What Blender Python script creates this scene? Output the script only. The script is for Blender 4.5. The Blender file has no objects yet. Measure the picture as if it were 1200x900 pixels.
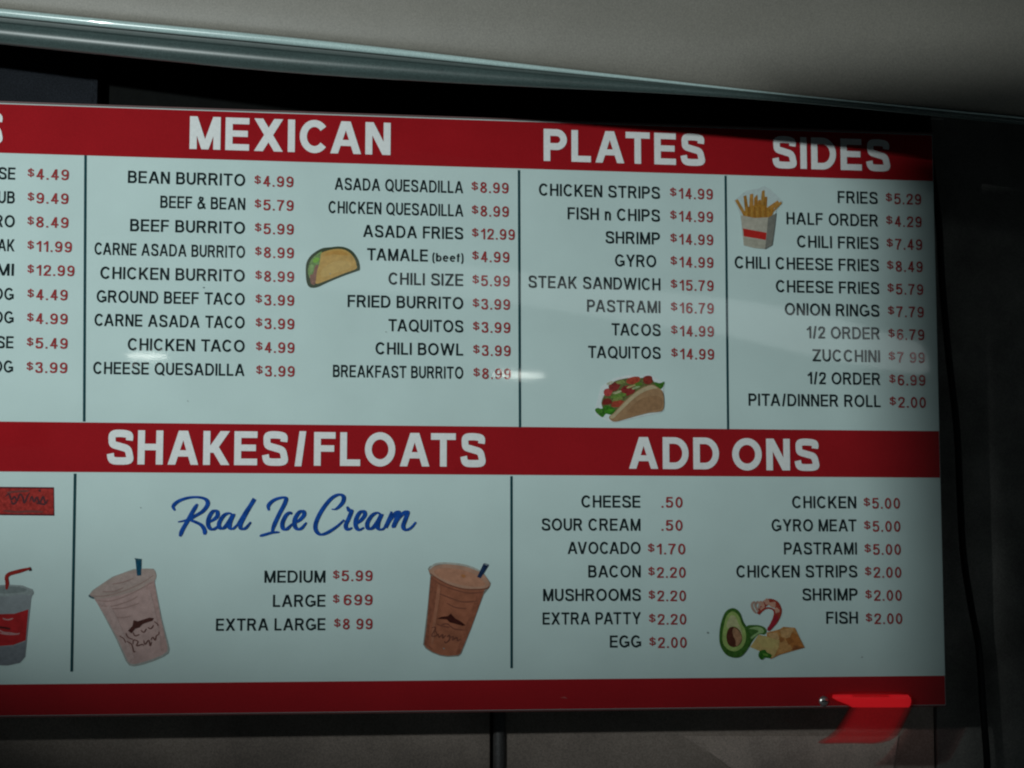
import bpy, bmesh, math, random
from mathutils import Vector, Matrix, Euler, noise
random.seed(4)
sc = bpy.context.scene
COL = sc.collection

# ------------------------------------------------------------------ camera
CAM = Vector((0.0, -2.87245, 0.26))
ROT = Euler((1.66868, -0.0005, -0.1332), 'XYZ')
FPX = 2017.5                      # focal length in pixels of a 1200 px wide picture
cd = bpy.data.cameras.new('camera'); cam = bpy.data.objects.new('camera', cd); COL.objects.link(cam)
cam.location = CAM; cam.rotation_euler = ROT
cd.sensor_width = 36; cd.lens = FPX / 1200 * 36
cd.clip_start = 0.02; cd.clip_end = 60
cd.dof.use_dof = True; cd.dof.focus_distance = 2.87; cd.dof.aperture_fstop = 4.2
sc.camera = cam
sc.cycles.filter_width = 2.1

# ------------------------------------------------------------------ world (unlit interior, a trace of ambient light)
w = bpy.data.worlds.new('World'); sc.world = w; w.use_nodes = True
bg = w.node_tree.nodes['Background']
bg.inputs[0].default_value = (0.75, 0.95, 1.0, 1); bg.inputs[1].default_value = 0.024

sc.view_settings.view_transform = 'Standard'; sc.view_settings.look = 'None'
sc.view_settings.exposure = 0; sc.view_settings.gamma = 1

MROT = ROT.to_matrix()
def ray(px, py):
    d = MROT @ Vector(((px - 600) / FPX, (450 - py) / FPX, -1)); return d
def at(px, py, Y=0.0):
    """point of the plane y = Y seen at this place of the photograph"""
    d = ray(px, py); t = (Y - CAM.y) / d.y
    return CAM + d * t
def mirrored(px, py, L):
    """point on the plane y = -L whose reflection in the board (y = 0) is seen at this place"""
    p = at(px, py); d = p - CAM; t = L / d.y
    return Vector((p.x + d.x * t, -L, p.z + d.z * t))

# lamps ------------------------------------------------------------
def aim(o, tgt):
    o.rotation_euler = (Vector(tgt) - o.location).to_track_quat('-Z', 'Y').to_euler()
KEY = Vector((-1.75, -3.0, 0.95))
kl = bpy.data.lights.new('key_lamp', 'SPOT'); kl.energy = 335; kl.color = (0.90, 1.0, 0.99)
kl.spot_size = math.radians(31); kl.spot_blend = 1.0; kl.shadow_soft_size = 0.036
key = bpy.data.objects.new('key_lamp', kl); key.location = KEY; COL.objects.link(key)
aim(key, at(385, 285)); key.scale = (1.9, 1, 1)

# ------------------------------------------------------------------ helpers
def tag(o, label=None, cat=None, group=None, kind=None):
    if label: o['label'] = label
    if cat: o['category'] = cat
    if group: o['group'] = group
    if kind: o['kind'] = kind
    return o
def empty(name, loc, **k):
    o = bpy.data.objects.new(name, None); o.location = loc; o.empty_display_size = .05; COL.objects.link(o)
    return tag(o, **k)
def link(name, me, mat, parent=None, loc=None):
    o = bpy.data.objects.new(name, me); COL.objects.link(o)
    if mat is not None: me.materials.append(mat)
    if parent is not None:
        o.parent = parent
        o.matrix_parent_inverse = Matrix.Translation(-parent_world(parent))
    return o
def parent_world(p):
    v = Vector(p.location); q = p
    while q.parent is not None:
        v = v + Vector((0, 0, 0)); q = q.parent
        if q.parent is None and q.type == 'EMPTY': return Vector((0, 0, 0)) if p.type == 'MESH' else v
    return v
def fin(name, bm, mat, parent=None, smooth=False):
    me = bpy.data.meshes.new(name); bm.to_mesh(me); bm.free()
    if smooth:
        for f in me.polygons: f.use_smooth = True
    return link(name, me, mat, parent)
def box(bm, x0, x1, y0, y1, z0, z1, bev=0):
    r = bmesh.ops.create_cube(bm, size=1)
    for v in r['verts']:
        v.co = Vector((x0 + (v.co.x + .5) * (x1 - x0), y0 + (v.co.y + .5) * (y1 - y0), z0 + (v.co.z + .5) * (z1 - z0)))
    if bev:
        es = {e for v in r['verts'] for e in v.link_edges}
        bmesh.ops.bevel(bm, geom=list(es), offset=bev, segments=2, affect='EDGES', profile=.5)

def N(nt, t, **kw):
    n = nt.nodes.new(t)
    for k, v in kw.items(): setattr(n, k, v)
    return n
MATS = {}
def material(key, col, rough=.5, metal=0, coat=0, mott=.08, grain=.0, gscale=900, mscale=30, bump=0, bscale=40, spec=.5, trans=0, stretch=None, coat_rough=.03):
    if key in MATS: return MATS[key]
    m = bpy.data.materials.new(key); m.use_nodes = True; nt = m.node_tree
    b = nt.nodes['Principled BSDF']
    b.inputs['Roughness'].default_value = rough; b.inputs['Metallic'].default_value = metal
    b.inputs['Coat Weight'].default_value = coat; b.inputs['Coat Roughness'].default_value = coat_rough
    b.inputs['Specular IOR Level'].default_value = spec
    b.inputs['Transmission Weight'].default_value = trans
    tc = N(nt, 'ShaderNodeTexCoord'); mp = N(nt, 'ShaderNodeMapping'); nt.links.new(tc.outputs['Object'], mp.inputs[0])
    if stretch: mp.inputs['Scale'].default_value = stretch
    n1 = N(nt, 'ShaderNodeTexNoise'); n1.inputs['Scale'].default_value = mscale; n1.inputs['Detail'].default_value = 5
    nt.links.new(mp.outputs[0], n1.inputs['Vector'])
    r1 = N(nt, 'ShaderNodeMapRange'); r1.inputs[1].default_value = .3; r1.inputs[2].default_value = .7
    r1.inputs[3].default_value = 1 - mott; r1.inputs[4].default_value = 1 + mott
    nt.links.new(n1.outputs[0], r1.inputs[0])
    last = r1.outputs[0]
    if grain:
        n2 = N(nt, 'ShaderNodeTexNoise'); n2.inputs['Scale'].default_value = gscale; n2.inputs['Detail'].default_value = 1
        nt.links.new(tc.outputs['Object'], n2.inputs['Vector'])
        r2 = N(nt, 'ShaderNodeMapRange'); r2.inputs[1].default_value = .3; r2.inputs[2].default_value = .7
        r2.inputs[3].default_value = 1 - grain; r2.inputs[4].default_value = 1 + grain
        nt.links.new(n2.outputs[0], r2.inputs[0])
        mu = N(nt, 'ShaderNodeMath', operation='MULTIPLY'); nt.links.new(last, mu.inputs[0]); nt.links.new(r2.outputs[0], mu.inputs[1]); last = mu.outputs[0]
    vm = N(nt, 'ShaderNodeVectorMath', operation='SCALE'); vm.inputs[0].default_value = col[:3]
    nt.links.new(last, vm.inputs['Scale']); nt.links.new(vm.outputs[0], b.inputs['Base Color'])
    if bump:
        n3 = N(nt, 'ShaderNodeTexNoise'); n3.inputs['Scale'].default_value = bscale; n3.inputs['Detail'].default_value = 2
        nt.links.new(mp.outputs[0], n3.inputs['Vector'])
        bu = N(nt, 'ShaderNodeBump'); bu.inputs['Strength'].default_value = bump; bu.inputs['Distance'].default_value = .01
        nt.links.new(n3.outputs[0], bu.inputs['Height']); nt.links.new(bu.outputs[0], b.inputs['Normal'])
    MATS[key] = m
    return m
def ink(col, mott=.12, mscale=160, grain=.06):
    """printed colour under the clear glossy face of the board"""
    k = 'ink_%02x%02x%02x_%d' % (int(col[0]*255), int(col[1]*255), int(col[2]*255), int(mott*100))
    return material(k, col, rough=.55, coat=1, coat_rough=.036, mott=mott, mscale=mscale, grain=grain, gscale=700, spec=.0)
def srgb(r, g, b, k=1.0):
    f = lambda c: ((c/255 + .055)/1.055)**2.4 if c > 10 else c/255/12.92
    return tuple(min(.95, f(c)*k) for c in (r, g, b))
def emitter(key, col, s):
    m = bpy.data.materials.new(key); m.use_nodes = True; nt = m.node_tree
    b = nt.nodes['Principled BSDF']; b.inputs['Base Color'].default_value = (.8, .8, .8, 1)
    b.inputs['Emission Color'].default_value = (*col, 1); b.inputs['Emission Strength'].default_value = s
    return m

WHITE = ink((.575, .715, .70), mott=.045, mscale=7, grain=.03)
RED = ink((.34, .011, .016), mott=.06, mscale=9, grain=.07)
LETTER = ink((.80, .82, .82), mott=.04, grain=.05)
BLACK = ink((.012, .022, .024), mott=.25, grain=.1)
PRICE = ink((.34, .048, .05), mott=.15, mscale=120, grain=.1)
LINE = ink((.015, .06, .07), mott=.15)
BLUE = ink((.010, .07, .33), mott=.3, mscale=90)

# ------------------------------------------------------------------ the setting: back wall of brushed steel sheets
wallY = .17
steel = material('brushed_steel', (.31, .25, .215), rough=.6, metal=.2, mott=.35, mscale=4, grain=.22, gscale=420, bump=.15, bscale=30)
steel2 = material('brushed_steel_pale', (.50, .40, .35), rough=.5, metal=.2, mott=.3, mscale=9, grain=.22, gscale=420, bump=.15, bscale=25)
wall = empty('back_wall', (0, wallY, -1.2), kind='structure')
def seam_x(px): return at(px, 880, wallY).x
s1 = seam_x(577)
bm = bmesh.new(); box(bm, -3.2, s1 - .004, wallY, wallY + .02, -1.2, 2.6, .002); fin('steel_sheet', bm, steel, wall)
s2 = at(1090, 600, wallY).x
bm = bmesh.new(); box(bm, s1 + .004, s2 - .002, wallY, wallY + .02, -1.2, 2.6, .002); fin('steel_sheet', bm, steel, wall)
bm = bmesh.new(); box(bm, s2 + .002, 3.4, wallY - .004, wallY + .02, -1.2, 2.6, .002)
fin('dark_sheet', bm, material('shaded_wall', (.15, .145, .135), rough=.75, spec=.15, mott=.45, mscale=6, grain=.2, gscale=420, bump=.15, bscale=12), wall)  # wall right of the board: its shade is put into a darker colour
bm = bmesh.new(); box(bm, s1 - .02, s1 + .02, wallY + .022, wallY + .03, -1.2, 2.6); fin('seam_backing', bm, material('rubber_black', (.012, .012, .012), rough=.8), wall)
# half round cover strip standing beside the seam
bm = bmesh.new()
cx = seam_x(585); r = .011; K = 12; prev = None
rows = []
for z in (-1.2, 2.6):
    rows.append([bm.verts.new((cx + r*math.cos(math.pi*i/K + math.pi), wallY - .0005 + r*1.1*math.sin(math.pi*i/K + math.pi), z)) for i in range(K+1)])
for i in range(K): bm.faces.new((rows[0][i], rows[0][i+1], rows[1][i+1], rows[1][i]))
fin('cover_strip', bm, material('satin_steel', (.09, .085, .085), rough=.55, metal=.3, mott=.1, grain=.3, gscale=400), wall, True)
# paler piece laid on the wall at the lower right, slanted on its left
bm = bmesh.new()
pts = [at(800, 862, wallY), at(835, 884, wallY), at(1010, 1010, wallY), at(1030, 1010, wallY), at(1052, 862, wallY)]
a = [bm.verts.new((p.x, wallY - .004, p.z)) for p in pts]; b_ = [bm.verts.new((p.x, wallY - .0003, p.z)) for p in pts]
bm.faces.new(a)
for i in range(len(a)): bm.faces.new((a[i], b_[i], b_[(i+1) % len(a)], a[(i+1) % len(a)]))
bmesh.ops.recalc_face_normals(bm, faces=bm.faces); fin('pale_wedge', bm, steel2, wall)

# ------------------------------------------------------------------ recess backing above the board
bp = empty('backing_panel', (at(-200, 130, .10).x, .10, at(0, 130, .10).z),
           label='dark slate blue painted panel behind the top left end of the menu board', cat='panel')
xr = at(115, 95, .10).x
slate = material('slate_paint', (.012, .014, .018), rough=.8, spec=.08, mott=.15, mscale=18, grain=.45, gscale=420)
bm = bmesh.new(); box(bm, -1.6, xr, .10, .125, .90, 1.30, .003); fin('dark_sheet', bm, slate, bp)
bm = bmesh.new(); box(bm, xr - .012, xr, .094, .0999, .90, 1.30, .001); fin('edge_fold', bm, slate, bp)
bk = material('matt_black', (.0025, .003, .0028), rough=.95, mott=.2, grain=.4, gscale=420, spec=.2)
hb = empty('header_box', (.3, .15, .93), label='matt black recess board between the menu board and the trimmed soffit', cat='recess board')
bm = bmesh.new(); box(bm, xr + .003, s2, .13, .165, .93, 1.4, .003); fin('black_sheet', bm, bk, hb)

# ------------------------------------------------------------------ soffit: beige fascia, pale bead, satin bead, dark underside
A = at(-160, -6, -.10); B = at(1300, 137, -.43)
zb = (A.z + B.z) / 2
sof = empty('soffit', ((A.x + B.x)/2, (A.y + B.y)/2, min(A.z, B.z)),
            label='beige fascia of the soffit above the board with a long glossy double bead trim', cat='soffit')
D = (B - A)
def extrude(name, prof, mat, parent, t0=-.25, t1=1.6, smooth=True, n=60, wob=0, tp=lambda q, t: q):
    """profile [(depth towards the wall, height)] run along the edge A-B"""
    hx = Vector((D.x, D.y, 0)).normalized(); back = Vector((-hx.y, hx.x, 0))
    if back.y < 0: back = -back
    bm = bmesh.new(); rows = []
    for k in range(n + 1):
        t = t0 + (t1 - t0) * k / n
        base = A + D * t
        wz = wob * noise.noise(Vector((t * 6, 1.3, 0)))
        rows.append([bm.verts.new(base + back * p[0] + Vector((0, 0, p[1] + wz))) for p in [tp(q, t) for q in prof]])
    for k in range(n):
        for i in range(len(prof) - 1):
            bm.faces.new((rows[k][i], rows[k][i+1], rows[k+1][i+1], rows[k+1][i]))
    bmesh.ops.recalc_face_normals(bm, faces=bm.faces)
    return fin(name, bm, mat, parent, smooth)
def arc(cy, cz, r, a0, a1, n=10, sy=1, sz=1):
    return [(cy + r*sy*math.cos(math.radians(a0 + (a1-a0)*i/n)), cz + r*sz*math.sin(math.radians(a0 + (a1-a0)*i/n))) for i in range(n+1)]
beige = material('beige_enamel', (.20, .187, .162), rough=.55, mott=.08, mscale=3.5, grain=.14, gscale=430, bump=.12, bscale=14)
beadA = material('pale_bead', (.42, .55, .54), rough=.25, coat=.5, mott=.06, mscale=8, grain=.12, gscale=430)
beadB = material('satin_bead', (.05, .074, .072), rough=.38, mott=.1, mscale=8, grain=.25, gscale=430)
under = material('underside_paint', (.012, .016, .017), rough=.85, mott=.1, grain=.3, gscale=430, spec=.2)
def sstep(x, a, b): x = max(0, min(1, (x-a)/(b-a))); return x*x*(3-2*x)
def bead_taper(q, t):          # the two beads run out under the rounded skirt of the fascia towards the right
    k = 1 - .80*sstep(t, .30, .80); return (.006 + (q[0]-.006)*k + .018*(1-k), q[1]*k - .010*(1-k))
def skirt(q, t):
    k = sstep(t, .35, .95); return (q[0] + (0 if q[1] > .07 else .030*k*(1 - q[1]/.07)**2), q[1] - (0 if q[1] > .07 else .012*k*(1 - q[1]/.07)))
extrude('fascia_panel', [(-.004, .9), (-.004, .45), (-.004, .10), (-.004, .07), (-.004, .055), (-.0035, .042), (-.003, .03), (-.0015, .02), (.0, .012), (.003, .005), (.007, .001), (.012, -.001)], beige, sof, tp=skirt)
extrude('upper_bead', arc(.004, -.006, .0064, 95, 290, 14), beadA, sof, wob=.0012, tp=bead_taper)
extrude('bead_groove', [(.008, .0), (.013, -.012), (.010, -.024)], material('groove_paint', (.035, .055, .052), rough=.5, grain=.2, gscale=430), sof, tp=bead_taper)
extrude('lower_bead', arc(.016, -.036, .018, 110, 290, 16), beadB, sof, wob=.0012, tp=bead_taper)
extrude('underside', [(.022, -.052), (.034, .03), (.06, .10), (.26, .18)], under, sof, tp=lambda q, t: bead_taper(q, t) if q[1] < 0 else q)
# small clip under the bead
c0 = A + D * ((195 + 160) / 1460)
bm = bmesh.new(); box(bm, c0.x, c0.x + .058, c0.y + .012, c0.y + .016, c0.z - .049, c0.z - .041, .001)
fin('bead_clip', bm, beadB, sof)

# ------------------------------------------------------------------ menu board
TH = .012
xl = -1.02
def edge_pt(px, py): p = at(px, py); return p.x, p.z
Xr = at(1101, 500).x
board = empty('menu_board', ((xl + Xr)/2, 0, 0),
              label='glossy white and red lit menu board listing food prices with printed food pictures', cat='menu board')
bm = bmesh.new(); box(bm, xl, Xr + .0, 0.0, TH, .0, 1.0, .0015); fin('panel', bm, WHITE, board)
# board bands --------------------------------------------------------
def plate(name, pts, y, mat, parent, th=.0):
    """flat print outline (x, z) lying on the plane y"""
    bm = bmesh.new(); vs = [bm.verts.new((p[0], y, p[1])) for p in pts]
    f = bm.faces.new(vs); 
    f.normal_update()
    if f.normal.y > 0: f.normal_flip()
    bmesh.ops.triangulate(bm, faces=bm.faces[:])
    return fin(name, bm, mat, parent)
zh1, zh2, zh3, zh4 = .9156, .4720, .3909, .0503
inset = .0015
for z0, z1, lb in ((zh1, 1 - .0022, None), (zh3, zh2, None), (.0012, zh4, None)):
    plate('red_band', [(xl + inset, z0), (Xr - inset, z0), (Xr - inset, z1), (xl + inset, z1)], -.0006, RED, board)
bm = bmesh.new(); box(bm, xl, Xr, -.001, .0135, 1.0002, 1.0026, .0004)
fin('edge_strip', bm, material('edge_acrylic', (.16, .09, .09), rough=.3, mott=.1), board)
bm = bmesh.new(); box(bm, xl, Xr, -.001, .0135, -.0022, -.0002, .0004)
fin('edge_strip', bm, material('edge_acrylic2', (.12, .04, .04), rough=.3, mott=.1), board)
# standoffs behind the board
for px, py in ((965, 822), (180, 822), (600, 140)):
    p = at(px, py); bm = bmesh.new()
    bmesh.ops.create_cone(bm, cap_ends=True, segments=16, radius1=.009, radius2=.009, depth=wallY - TH - .004,
                          matrix=Matrix.Translation((p.x, (wallY + TH)/2, min(max(p.z, .03), .95))) @ Matrix.Rotation(math.pi/2, 4, 'X'))
    fin('standoff', bm, material('satin_steel', (.2,)*3), board, True)
# dividers (pixels of their two ends)
for (a0, a1, w_) in (((100.2, 182), (98.6, 494), 3.2), ((608, 199.5), (609.2, 501), 3.2), ((850, 206), (853, 503.5), 3.0),
                     ((88, 555), (84, 787), 3.4), ((599.2, 558), (599.4, 783), 3.2)):
    p, q = at(*a0), at(*a1); h = w_/1200 * 1.70 / 2 * .9
    plate('divider_line', [(p.x - h, p.z), (p.x + h, p.z), (q.x + h, q.z), (q.x - h, q.z)], -.0009, LINE, board)
# screw at the lower right corner
p = at(965, 821.5)
scr = material('zinc', (.62, .60, .58), rough=.3, metal=.9, mott=.2, mscale=300)
bm = bmesh.new(); bmesh.ops.create_uvsphere(bm, u_segments=20, v_segments=10, radius=.0088)
for v in bm.verts: v.co.y *= .55
bmesh.ops.translate(bm, verts=bm.verts, vec=(p.x, -.001, p.z)); so = fin('screw', bm, scr, board, True)
bm = bmesh.new(); box(bm, p.x - .006, p.x + .006, -.0063, -.0052, p.z - .0008, p.z + .0008); fin('screw_slot', bm, material('matt_black', (0, 0, 0)), so)

# ------------------------------------------------------------------ lettering
def catmull(pts, n=8, closed=False):
    out = []; L = len(pts)
    rng = range(L) if closed else range(L - 1)
    g = (lambda i: pts[i % L]) if closed else (lambda i: pts[max(0, min(L-1, i))])
    for i in rng:
        p0, p1, p2, p3 = g(i-1), g(i), g(i+1), g(i+2)
        for k in range(n):
            t = k/n
            out.append(tuple(.5*((2*b) + (-a+c)*t + (2*a-5*b+4*c-d)*t*t + (-a+3*b-3*c+d)*t**3) for a, b, c, d in zip(p0, p1, p2, p3)))
    if not closed: out.append(tuple(pts[-1]))
    return out
cache = {}
def _arc(cx, cy, rx, ry, a0, a1, n=14):
    return [(cx + rx*math.cos(math.radians(a0 + (a1-a0)*i/n)), cy + ry*math.sin(math.radians(a0 + (a1-a0)*i/n))) for i in range(n+1)]
def glyph(ch, s):
    """grotesque letter of cap height 1 drawn with pieces of stroke width s: (pieces, advance width)"""
    h = s/2; P = []
    def bar(x0, y0, x1, y1): P.append(('f', [(x0, y0), (x1, y0), (x1, y1), (x0, y1)]))
    def par(xa, ya, xb, yb, t): P.append(('f', [(xa-t/2, ya), (xa+t/2, ya), (xb+t/2, yb), (xb-t/2, yb)]))
    def rib(pts, w=s): P.append(('r', pts, w))
    def bowl(W, yt, yb, x0=0):
        ry = (yt-yb)/2; rx = min(ry*1.05, (W-h)*.6); cx = W-h-rx
        rib([(x0, yt)] + _arc(cx, (yt+yb)/2, rx, ry, 90, -90) + [(x0, yb)])
    spl = lambda pts, n=5: catmull(pts, n)
    W = {'A':.95,'B':.77,'C':.90,'D':.85,'E':.72,'F':.68,'G':.94,'H':.78,'I':s,'J':.58,'K':.84,'L':.64,'M':.93,'N':.78,'O':.97,'P':.76,'Q':.97,'R':.84,'S':.80,'T':.80,'U':.78,'V':.90,
         'W':1.30,'X':.88,'Y':.88,'Z':.78,'&':.86,'/':.38,'.':s,' ':.42,'(':.26,')':.26,'n':.56,'b':.60,'e':.62,'f':.34,'$':.66,'1':.42}.get(ch, .66)
    if ch in 'O0Q': rib(_arc(W/2, .5, W/2-h, .5+.012-h, 0, 360, 30))
    if ch == 'Q': par(W*.66, .24, W*.95, -.06, s*1.2)
    if ch == 'A':
        t = s*1.10; bar(W*.2, .24, W*.8, .24+s*.86); par(t/2, 0, W/2-.12*s, 1, t); par(W-t/2, 0, W/2+.12*s, 1, t)
    if ch in 'BDEFHKLPRMNU': 
        if ch != 'U': bar(0, 0, s, 1)
    if ch == 'B': bowl(W*.94, 1-h*.92, .53); bowl(W, .53, h*.92)
    if ch == 'D': 
        rx = .36; cx = W-h-rx; rib([(0, 1-h*.92)] + _arc(cx, .5, rx, .5-h*.92, 90, -90, 18) + [(0, h*.92)], s*.96)
    if ch == 'P': bowl(W, 1-h*.92, .46)
    if ch == 'R': bowl(W*.93, 1-h*.92, .50); par(W*.56, .50, W-s*.62, 0, s*1.22)
    if ch in 'EF':
        bar(s*.5, 1-s*.9, W, 1); bar(s*.5, .5-s*.38, W*.94, .5+s*.50)
    if ch in 'EL': bar(s*.5, 0, W, s*.9)
    if ch in 'HN' : bar(W-s, 0, W, 1)
    if ch == 'H': bar(s*.5, .5-s*.38, W-s*.5, .5+s*.50)
    if ch == 'N': par(s*.58, 1, W-s*.58, 0, s*1.16)
    if ch == 'M': bar(W-s, 0, W, 1); par(s*.56, 1, W/2, 0, s*1.0); par(W-s*.56, 1, W/2, 0, s*1.0)
    if ch == 'I': bar(0, 0, s, 1)
    if ch == 'K': par(s*1.0, .36, W-s*.75, 1, s*1.36); par(W*.40, .55, W-s*.70, 0, s*1.26)
    if ch == 'J': rib([(W-h, 1)] + _arc(W/2, .30, W/2-h, .30-h, 0, -175))
    if ch == 'U': rib([(h, 1)] + _arc(W/2, .36, W/2-h, .36+.012-h, 180, 360, 18) + [(W-h, 1)])
    if ch == 'C': rib(_arc(W/2, .5, W/2-h, .512-h, 38, 322, 26))
    if ch == 'G':
        rib(_arc(W/2, .5, W/2-h, .512-h, 40, 318, 26)); bar(W-s, .10, W, .50); bar(W*.54, .50-s*.9, W, .50)
    if ch == 'S':
        rib(spl([(W-h-.01, .70), (W*.84, .86), (W*.5, 1.012-h), (h+.07, .87), (h+.045, .71), (W*.24, .585), (W*.5, .52), (W*.78, .445), (W-h, .285), (W*.86, .125), (W*.5, h-.012), (h+.06, .13), (h, .31)]))
    if ch == 'T': bar(0, 1-s*.92, W, 1); bar(W/2-h, 0, W/2+h, 1)
    if ch == 'V': t = s*1.1; par(t/2, 1, W/2-.1*s, 0, t); par(W-t/2, 1, W/2+.1*s, 0, t)
    if ch == 'W':
        t = s*1.02; par(t/2, 1, W*.27, 0, t); par(W*.5, 1, W*.27, 0, t); par(W*.5, 1, W*.73, 0, t); par(W-t/2, 1, W*.73, 0, t)
    if ch == 'X': t = s*1.26; par(t/2, 0, W-t/2, 1, t); par(W-t/2, 0, t/2, 1, t)
    if ch == 'Y': t = s*1.2; par(t/2, 1, W/2, .40, t); par(W-t/2, 1, W/2, .40, t); bar(W/2-h, 0, W/2+h, .44)
    if ch == 'Z': bar(0, 1-s*.9, W, 1); bar(0, 0, W, s*.9); par(s*.66, s*.5, W-s*.66, 1-s*.5, s*1.3)
    if ch == '&': rib(spl([(W-.02, .02), (W*.60, .42), (W*.27, .78), (W*.34, .94), (W*.50, 1-h), (W*.64, .90), (W*.62, .76), (W*.40, .58), (W*.14, .42), (h, .24), (W*.20, .06), (W*.42, h), (W*.68, .14), (W*.86, .46)]), s*.92)
    if ch == '/': par(s*.55, -.02, W-s*.55, 1.02, s*.98)
    if ch == '.': bar(0, 0, s, s)
    if ch == '1': bar(W-s, 0, W, 1); rib([(0, .70), (W*.45, .80), (W-h, .98)], s*.85)
    if ch == '2': rib(spl([(h*.9, .66), (h+.05, .86), (W*.5, 1-h), (W-h-.03, .86), (W-h-.01, .68), (W*.70, .48), (W*.36, .28), (h*1.3, .06)])); bar(0, 0, W, s*.92)
    if ch == '3': rib(spl([(h, .74), (h+.06, .89), (W*.48, 1-h), (W-h-.07, .89), (W-h-.05, .70), (W*.66, .56), (W*.42, .53)])); rib(spl([(W*.42, .53), (W*.72, .50), (W-h, .32), (W-h-.05, .12), (W*.48, h), (h+.05, .11), (h, .29)]))
    if ch == '4': bar(W*.80-s, 0, W*.80, 1); bar(0, .22, W, .22+s*.9); par(s*.55, .24, W*.80-s*.6, .98, s*1.08)
    if ch == '5': bar(W*.16, 1-s*.92, W*.95, 1); rib([(W*.18+h*.3, 1-h*.3), (h*1.1, .46)]); rib(spl([(h*1.1, .48), (W*.30, .60), (W*.56, .62), (W-h-.03, .50), (W-h, .30), (W-h-.08, .12), (W*.46, h), (h+.05, .10), (h, .27)]))
    if ch in '69':
        r = _arc(W/2, .325, W/2-h, .325+.01-h, 0, 360, 20); t_ = spl([(h, .34), (h, .58), (h+.06, .84), (W*.54, 1-h), (W-h-.05, .88), (W-h-.01, .76)])
        if ch == '9': r = [(W-x, 1-y) for x, y in r]; t_ = [(W-x, 1-y) for x, y in t_]
        rib(r); rib(t_)
    if ch == '7': bar(0, 1-s*.92, W, 1); rib(spl([(W-h*.9, .94), (W*.62, .62), (W*.42, .30), (W*.36, 0)]))
    if ch == '8': rib(_arc(W/2, .75, W/2-h-.035, .26-h, 0, 360, 18)); rib(_arc(W/2, .275, W/2-h, .285-h, 0, 360, 20))
    if ch == '$':
        g, _ = glyph('S', s*.92); k = W/.80; P += [(p[0], [(x*k, y) for x, y in p[1]]) + tuple(p[2:]) for p in g]; bar(W/2-s*.36, -.13, W/2+s*.36, 1.13)
    if ch == 'n': bar(0, 0, s, .74); rib([(W-h, 0)] + _arc(W/2, .48, W/2-h, .27-h, 0, 170, 12))
    if ch == 'b': bar(0, 0, s, 1); rib(_arc(W/2, .37, W/2-h, .38-h, 0, 360, 20))
    if ch == 'e': rib(_arc(W/2, .37, W/2-h, .38-h, 0, 318, 20)); bar(s*.5, .33, W-s*.4, .33+s*.8)
    if ch == 'f': rib([(W*.42, 0), (W*.42, .80)] + _arc(W*.42+.14, .80, .14, .20-h*.9, 180, 95, 6)); bar(0, .62, W, .62+s*.85)
    if ch == '(': rib(spl([(W-.05, 1.05), (h+.02, .78), (h, .40), (h+.02, .05), (W-.05, -.22)]), s*.85)
    if ch == ')': rib(spl([(.05, 1.05), (W-h-.02, .78), (W-h, .40), (W-h-.02, .05), (.05, -.22)]), s*.85)
    return P, W
KERN = {'AT': -.10, 'TA': -.10, 'AV': -.12, 'LA': .0, 'PA': -.08, 'YR': -.02, 'AC': -.02, 'FA': -.07, 'AF': 0, 'TY': 0, 'RT': -.03, 'LT': -.1, 'TT': .02, 'S/': .07, '/F': .09, 'WI': 0, 'KE': -.02, 'CA': -.11, 'AC': -.05, 'AN': -.02}
def glyphs(st, s, gap=.16):
    k = (st, s, gap)
    if k in cache: return cache[k]
    V, F, Y = [], [], []; x = 0; li = 0
    for ci, ch in enumerate(st):
        P, W = glyph(ch, s)
        for p in P:
            li += 1; base = len(V); lay = (li % 4)
            if p[0] == 'f':
                V += [(x+a, b, lay) for a, b in p[1]]
                ar = sum(p[1][i][0]*p[1][(i+1) % 4][1] - p[1][(i+1) % 4][0]*p[1][i][1] for i in range(4))
                F.append(tuple(base+i for i in ((0, 1, 2, 3) if ar > 0 else (3, 2, 1, 0))))
            else:
                pts, w = p[1], p[2]; m = len(pts); closed = math.dist(pts[0], pts[-1]) < 1e-4
                if closed: pts = pts[:-1]; m -= 1
                for i, q in enumerate(pts):
                    a = pts[(i-1) % m] if (closed or i) else q; b = pts[(i+1) % m] if (closed or i < m-1) else q
                    def un(u, v):
                        d = math.dist(u, v) or 1; return ((v[0]-u[0])/d, (v[1]-u[1])/d)
                    d1 = un(a, q) if a != q else un(q, b); d2 = un(q, b) if b != q else d1
                    tx, ty = d1[0]+d2[0], d1[1]+d2[1]; L = math.hypot(tx, ty) or 1; nx, ny = -ty/L, tx/L
                    mi = 1/max(.5, (nx*-d1[1] + ny*d1[0])) 
                    V += [(x + q[0] + nx*w/2*mi, q[1] + ny*w/2*mi, lay + .12*i), (x + q[0] - nx*w/2*mi, q[1] - ny*w/2*mi, lay + .12*i)]
                for i in range(m if closed else m-1):
                    j = (i+1) % m; F.append((base+2*i, base+2*i+1, base+2*j+1, base+2*j))
        x += W + (gap if ch != ' ' else 0) + KERN.get(st[ci:ci+2], 0)
    cache[k] = (V, F); return cache[k]
PXM = 1.0 / 709.0          # metres of board per photo pixel, near enough
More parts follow.
